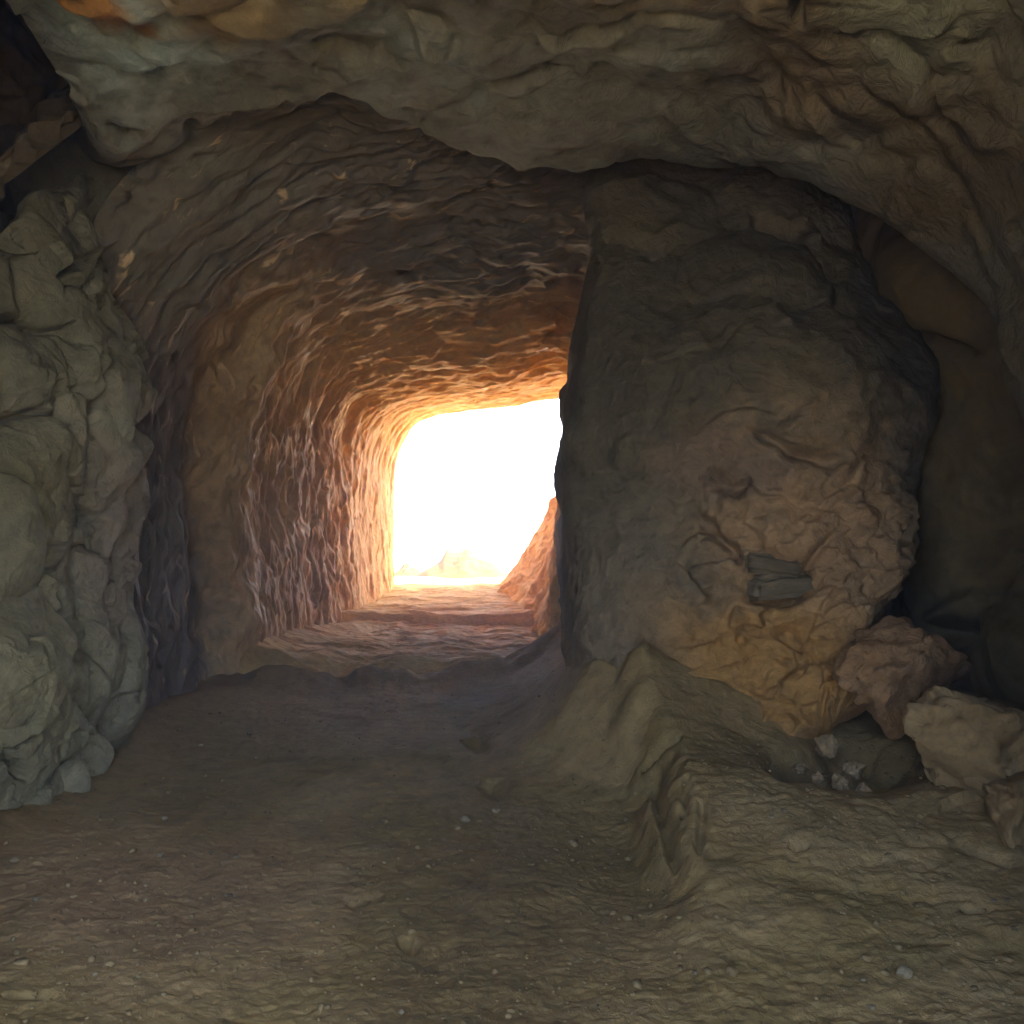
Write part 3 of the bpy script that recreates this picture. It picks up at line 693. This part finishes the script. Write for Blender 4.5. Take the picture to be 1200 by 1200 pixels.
def gravel(n):
    import bmesh
    bm = bmesh.new(); bmesh.ops.create_icosphere(bm, subdivisions=1, radius=1)
    B = np.array([v.co[:] for v in bm.verts]); T = np.array([[v.index for v in f.verts] for f in bm.faces]); bm.free()
    rs = np.random.default_rng(77)
    Y = 1.5 / rs.uniform(1.5 / 7.3, 1.5 / 2.0, n); x = rs.uniform(-0.72, 0.72, n) * Y
    dens = fbm(np.stack([x, Y, 0 * x], 1) * 1.4, 3, 150)
    keep = (rs.uniform(-0.5, 0.6, n) < dens + 0.55 * np.exp(-np.abs(x - (-0.5 * Y - 0.1)) / 0.25) + 0.3 * (x > 0.9) * (Y > 2.3)) & (x > -0.62 * Y)
    x, Y = x[keep], Y[keep]; m = len(x); z = hgt(x, Y)
    size = np.exp(rs.normal(-5.7, 0.65, m)).clip(0.0012, 0.018)
    V = B[None] * (1 + rs.uniform(-0.35, 0.35, (m, len(B), 1))) * (size[:, None] * rs.uniform(0.7, 1.4, (m, 3)))[:, None, :] * np.array([1, 1, 0.7])
    a = rs.uniform(0, 6.28, m); ca, sa = np.cos(a)[:, None], np.sin(a)[:, None]
    V = np.stack([V[:, :, 0] * ca - V[:, :, 1] * sa, V[:, :, 0] * sa + V[:, :, 1] * ca, V[:, :, 2]], 2)
    V += np.stack([x, Y, z + size * 0.15], 1)[:, None, :]
    Fc = (T[None] + (np.arange(m) * len(B))[:, None, None]).reshape(-1, 3)
    o = make_obj('gravel', V.reshape(-1, 3), Fc, mat('grit', [(0.3, (0.11, 0.078, 0.032)), (0.5, (0.19, 0.137, 0.058)), (0.7, (0.27, 0.20, 0.095))], 40, 0.2, bump=0.2), smooth=False)
    return tagit(o, kind='stuff')
gravel(9000)
pale = [stone_mesh(200 + k, M_peb, 3) for k in range(5)]
dark = [stone_mesh(300 + k, M_dpeb, 3) for k in range(3)]
pebs = [(193,962,9),(187,1004,8),(172,1056,6),(17,1010,9),(171,1039,5),(42,1057,9),(581,952,9),(545,963,10),(907,1080,5),(325,942,5),
        (1012,1152,7),(1022,1183,9),(988,1072,5),(925,1142,4),(112,1144,6),(162,1133,5),(192,1169,5),(162,1146,5),
        (235,875,6),(170,920,5),(905,960,7),(919,953,6),(880,1085,4),(1010,1150,5),(1040,1103,4),(1075,1063,4),(720,1160,4),(15,1102,6),(470,1190,7),
        (86,1052,6),(240,910,5),(292,862,6),(210,857,5),(300,890,5),(370,1118,4),(640,1010,5),(450,1012,5)]
for k, (px_, py_, r) in enumerate(pebs):
    g = ground_at(px_, py_)
    if g is None: continue
    s = r * 0.55 / F * g[1]
    put('pebble', pale[k % 5], (g[0], g[1], g[2] - s * 0.25), (s * 1.2, s, s), random.random() * 6, 'small pale pebble lying loose on the dirt floor', 'pebble', 'pale pebbles strewn over the floor')
dks = [(248,1002,7),(277,1005,6),(268,1050,7),(446,965,6),(1167,966,6),(814,1143,7),(1010,1125,6),(1188,1095,7),(1165,1057,6),(1180,1058,6),(885,1140,5),(700,1180,5),(230,1017,5)]
for k, (px_, py_, r) in enumerate(dks):
    g = ground_at(px_, py_)
    if g is None: continue
    s = r * 0.55 / F * g[1]
    put('pebble', dark[k % 3], (g[0], g[1], g[2] - s * 0.25), (s * 1.3, s, s * .8), random.random() * 6, 'small dark pebble lying loose on the dirt floor', 'pebble', 'dark pebbles strewn over the floor')

g = ground_at(1060, 1145); s = 0.030
put('stone', stone_mesh(401, M_peb, 4), (g[0], g[1], g[2] - 0.008), s, 0.6, 'largest pale stone lying alone on the floor at the lower right', 'stone')
g = ground_at(78, 960)
put('stone', stone_mesh(402, M_left, 4, flat=0.9), (*P(78, 950, 4.55)[:2], -0.08), (0.13, 0.10, 0.16), 0.4, 'squat grey green stone at the foot of the left rock wall', 'stone')
put('stone', stone_mesh(403, M_left, 4, flat=0.9), (*P(112, 915, 4.85)[:2], -0.05), (0.12, 0.10, 0.17), 1.4, 'upright stone against the right end of the left rock wall', 'stone')

# boulder at the right edge
bx, by, bz = P(1165, 950, 3.75)
b = put('boulder', stone_mesh(431, M_boul, 5, 0.22, 0.55, 0.9), (bx, by + 0.12, bz - 0.10), (0.40, 0.34, 0.60), 0.5, 'large pale brown wedge shaped boulder at the right beside the dark hole', 'boulder')
bx, by, bz = P(1180, 965, 3.5)
put('boulder', stone_mesh(432, M_boul, 5, 0.22, 0.4, 0.8), (bx + 0.05, by, bz - 0.07), (0.34, 0.22, 0.38), 1.1, 'low flat boulder half buried in front of the wedge shaped boulder', 'boulder')

# pinkish clay lump between pillar and boulder
bx, by, bz = P(1060, 880, 4.35)
put('clay_lump', stone_mesh(447, M_pink, 5, 0.35, 0.9, 0.95), (bx + 0.03, by + 0.10, bz + 0.05), (0.40, 0.28, 0.33), 0.5, 'crumbling pinkish clay lump at the right foot of the pillar above the hole', 'clay lump')

# the grey slab set in the ochre face
bx, by, bz = P(917, 690, 4.92)
put('stone_slab', slab_mesh(451, 0.37, 0.30, 0.15), (bx, by + 0.13, bz - 0.06), 1.0, 0.1, 'dark grey flat stone wedged into the ochre face of the pillar', 'stone slab')
bx, by, bz = P(905, 658, 4.92)
put('stone_slab', slab_mesh(452, 0.33, 0.28, 0.12), (bx + 0.02, by + .13, bz - 0.08), 1.0, -0.1, 'small grey stone just above the larger dark slab in the ochre face', 'stone slab')

# rubble in the hole
M_rub = mat('pale_rubble', [(0.3, (0.20, 0.14, 0.07)), (0.5, (0.27, 0.195, 0.10)), (0.7, (0.34, 0.25, 0.14))], 3.0, 0.5, bump=0.5)
for k, (px_, py_, Y, sx, sz) in enumerate([(960,918,4.08,.05,.06),(985,926,3.98,.055,.07),(1012,928,3.98,.04,.05),(1000,908,4.2,.07,.07),(968,886,4.35,.07,.11),(938,903,4.25,.05,.05)]):
    x, y, z = P(px_, py_, Y)
    put('rubble_stone', [stone_mesh(460 + k, M_rub, 4, 0.5, 0.8, 0.95)][0], (x, y, z - 0.02), (sx, sx * .8, sz * .8), k * 1.3,
        'broken stone piled in the mouth of the dark hole below the pillar', 'rubble stone', 'rubble in the dark hole')

# sprig of dry grass on the boulder
t_ = bpy.data.objects.new('grass_sprig', None); col.objects.link(t_)
gx, gy, gz = P(1150, 872, 3.85); t_.location = (gx, gy, gz)
tagit(t_, 'tiny yellow green grass sprig sprouting behind the wedge shaped boulder', 'grass sprig')
for k in range(7):
    a = k * 0.9; l = 0.07 + 0.02 * (k % 3); lean = 0.3 + 0.15 * (k % 4)
    V = []; Fc = []
    for j in range(6):
        s = j / 5; w = 0.004 * (1 - s) + 0.0006
        c = np.array([math.cos(a) * lean * l * s * s * 1.5, math.sin(a) * lean * l * s * s * 1.5, l * s]); sd = np.array([-math.sin(a), math.cos(a), 0]) * w
        V += [c - sd, c + sd, c + np.array([math.cos(a), math.sin(a), 0]) * w * 0.4]
        if j:
            b0 = 3 * (j - 1); b1 = 3 * j
            Fc += [(b0, b0 + 1, b1 + 1, b1), (b0 + 1, b0 + 2, b1 + 2, b1 + 1), (b0 + 2, b0, b1, b1 + 2)]
    o = make_obj('blade', V, Fc, M_grass, t_, origin=(0, 0, 0)); o.location = (0, 0, 0)

# ------------------------------------------------------------------ outside
# sand apron in front of the exit
nx2 = 160
ys2 = np.linspace(13.45, 20, 120); xs2 = np.linspace(-9, 9, nx2)
X, Yg = np.meshgrid(xs2, ys2)
p = np.stack([X, Yg, 0 * X], -1).reshape(-1, 3)
Z = 0.30 - 0.02 * (Yg - 13.4) + (0.04 * fbm(p * 0.7, 4, 120)).reshape(X.shape) - 1.2 * sstep(17.5, 20, Yg)
o = make_obj('sand', np.stack([X, Yg, Z], -1).reshape(-1, 3), grid_faces(len(ys2), nx2), M_sand); tagit(o, kind='structure')
th = np.linspace(0, 2 * math.pi, 96, endpoint=False)
r_ = np.concatenate([np.linspace(0, 30, 12)[1:], np.geomspace(32, 70, 10)])
V = [(0, 0, -0.85)]
for rr in r_:
    for a in th:
        q_ = np.array([[rr * math.cos(a) * .03, rr * math.sin(a) * .03, 0]])
        V.append((rr * math.cos(a), rr * math.sin(a), -0.85 + float(fbm(q_, 3, 130)[0]) * min(0.6, max(0, (rr - 25) * 0.02)) + max(0, rr - 25) * 0.07 ))
Fc = [(0, 1 + k, 1 + (k + 1) % 96) for k in range(96)]
for j in range(len(r_) - 1):
    a0 = 1 + j * 96; b0 = a0 + 96
    Fc += [(a0 + k, b0 + k, b0 + (k + 1) % 96, a0 + (k + 1) % 96) for k in range(96)]
o = make_obj('terrain', V, Fc, mat('pale_ground', [(0.3, (0.42, 0.40, 0.34)), (0.5, (0.48, 0.46, 0.40)), (0.7, (0.54, 0.52, 0.46))], 0.5, 0.5, bump=0.2, rough=0.95, spec=0.1)); tagit(o, kind='structure')
# mounds of orange sand outside the exit
def mound(cx, cy, z0, rx, ry, h, seed, peak):
    n = 90
    X, Yg = np.meshgrid(np.linspace(-1, 1, n), np.linspace(-1, 1, n))
    rr = np.sqrt(X ** 2 + Yg ** 2)
    p = np.stack([X * 2 + seed, Yg * 2, 0 * X], -1).reshape(-1, 3)
    Zm = h * np.clip(1 - rr, 0, 1) ** 0.9 * (1 + 0.35 * fbm(p, 4, seed).reshape(X.shape)) + peak * np.exp(-(((X + .33) / .09) ** 2 + (Yg / .3) ** 2)) - 0.05
    o = make_obj('mound', np.stack([cx + X * rx, cy + Yg * ry, z0 + Zm], -1).reshape(-1, 3), grid_faces(n, n), M_mound)
    return tagit(o, kind='structure')
x, y, z = P(543, 672, 17.0)
mound(x, y, z, 0.95, 0.9, 0.52, 5, 0.14)
x, y, z = P(478, 670, 17.0)
mound(x, y, z, 0.30, 0.4, 0.22, 9, 0.0)

# the hill the passage is cut through: unseen rock blocks that keep the sky out of the chamber, open at the entrance behind the camera and at the exit
def blocks(name, bxs, m):
    V, Fc = [], []
    for (x0, x1, y0, y1, z0, z1) in bxs:
        b0 = len(V)
        V += [(x0, y0, z0), (x1, y0, z0), (x1, y1, z0), (x0, y1, z0), (x0, y0, z1), (x1, y0, z1), (x1, y1, z1), (x0, y1, z1)]
        Fc += [tuple(b0 + k for k in f) for f in ((3, 2, 1, 0), (4, 5, 6, 7), (0, 1, 5, 4), (1, 2, 6, 5), (2, 3, 7, 6), (3, 0, 4, 7))]
    return make_obj(name, V, Fc, m, smooth=False)
o = blocks('hillside_sky_block', [
 (-9, 9, -0.8, 13.9, 5.4, 5.7),                                   # cap
 (-9, -7.6, -0.8, 13.9, -1, 5.397), (7.6, 9, -0.8, 13.9, -1, 5.397),  # flanks
 (-7.597, -1.95, -0.8, 2.5, -1, 5.397), (1.5, 7.597, -0.8, 2.0, -1, 5.397), (-1.947, 1.497, -0.8, 2.0, 3.35, 5.397), (-1.947, 1.647, 2.003, 2.6, 3.75, 5.397), (2.65, 7.597, 2.003, 2.6, -1, 5.397),   # entrance: unseen blocks narrowed to dim the chamber and shade its right
 (-7.597, -1.95, 13.0, 13.9, -1, 5.397), (1.55, 7.597, 13.0, 13.9, -1, 5.397), (-1.947, 1.547, 13.0, 13.9, 3.45, 5.397), (-1.947, 1.547, 13.0, 13.9, -1, 0.22),
], M_hill)
tagit(o, kind='structure')

# ------------------------------------------------------------------ blue haze added for the veil of lens flare
HAZE = 0.04
if HAZE:
    hm = bpy.data.materials.new('flare_veil'); hm.use_nodes = True
    hn = hm.node_tree; hn.nodes.clear()
    ho = hn.nodes.new('ShaderNodeOutputMaterial'); hv = hn.nodes.new('ShaderNodeVolumePrincipled')
    hv.inputs['Color'].default_value = (0.80, 0.90, 1.0, 1); hv.inputs['Density'].default_value = HAZE
    hv.inputs['Anisotropy'].default_value = 0.66
    hn.links.new(hv.outputs[0], ho.inputs['Volume'])
    o = blocks('haze', [(-74, 74, -74, 74, -2.6, 8.4)], hm)
    tagit(o, kind='stuff')

# ------------------------------------------------------------------ light, sky, camera
SUN_EL, SUN_AZ = R(52), R(78)          # azimuth clockwise from +Y: ahead and to the right, beyond the exit
w = bpy.data.worlds.new('World'); sc.world = w; w.use_nodes = True
nt = w.node_tree; nt.nodes.clear()
sky = nt.nodes.new('ShaderNodeTexSky'); sky.sky_type = 'NISHITA'; sky.sun_disc = False
sky.sun_elevation = SUN_EL; sky.sun_rotation = SUN_AZ; sky.dust_density = 2.0; sky.air_density = 0.5; sky.ozone_density = 0.0
bg = nt.nodes.new('ShaderNodeBackground'); bg.inputs[1].default_value = 0.15
wo = nt.nodes.new('ShaderNodeOutputWorld')
nt.links.new(sky.outputs[0], bg.inputs[0]); nt.links.new(bg.outputs[0], wo.inputs[0])
sl = bpy.data.lights.new('sun', 'SUN'); sl.energy = 5.0; sl.angle = R(0.53); sl.color = (1.0, 0.93, 0.82)
so = bpy.data.objects.new('sun', sl); col.objects.link(so)
from mathutils import Vector
sd = Vector((math.sin(SUN_AZ) * math.cos(SUN_EL), math.cos(SUN_AZ) * math.cos(SUN_EL), math.sin(SUN_EL)))
so.rotation_euler = sd.to_track_quat('Z', 'Y').to_euler(); so.location = sd * 60

cam = bpy.data.cameras.new('camera'); cam.lens = 30; cam.sensor_width = 36; cam.clip_start = 0.05; cam.clip_end = 3000
co = bpy.data.objects.new('camera', cam); col.objects.link(co)
co.location = CAM; co.rotation_euler = (R(90), 0, 0); sc.camera = co

sc.view_settings.view_transform = 'Standard'; sc.view_settings.look = 'None'; sc.view_settings.gamma = 1
sc.view_settings.exposure = 4.85
sc.render.engine = 'CYCLES'
sc.cycles.use_denoising = True
sc.cycles.max_bounces = 10; sc.cycles.diffuse_bounces = 8
sc.cycles.sample_clamp_indirect = 6
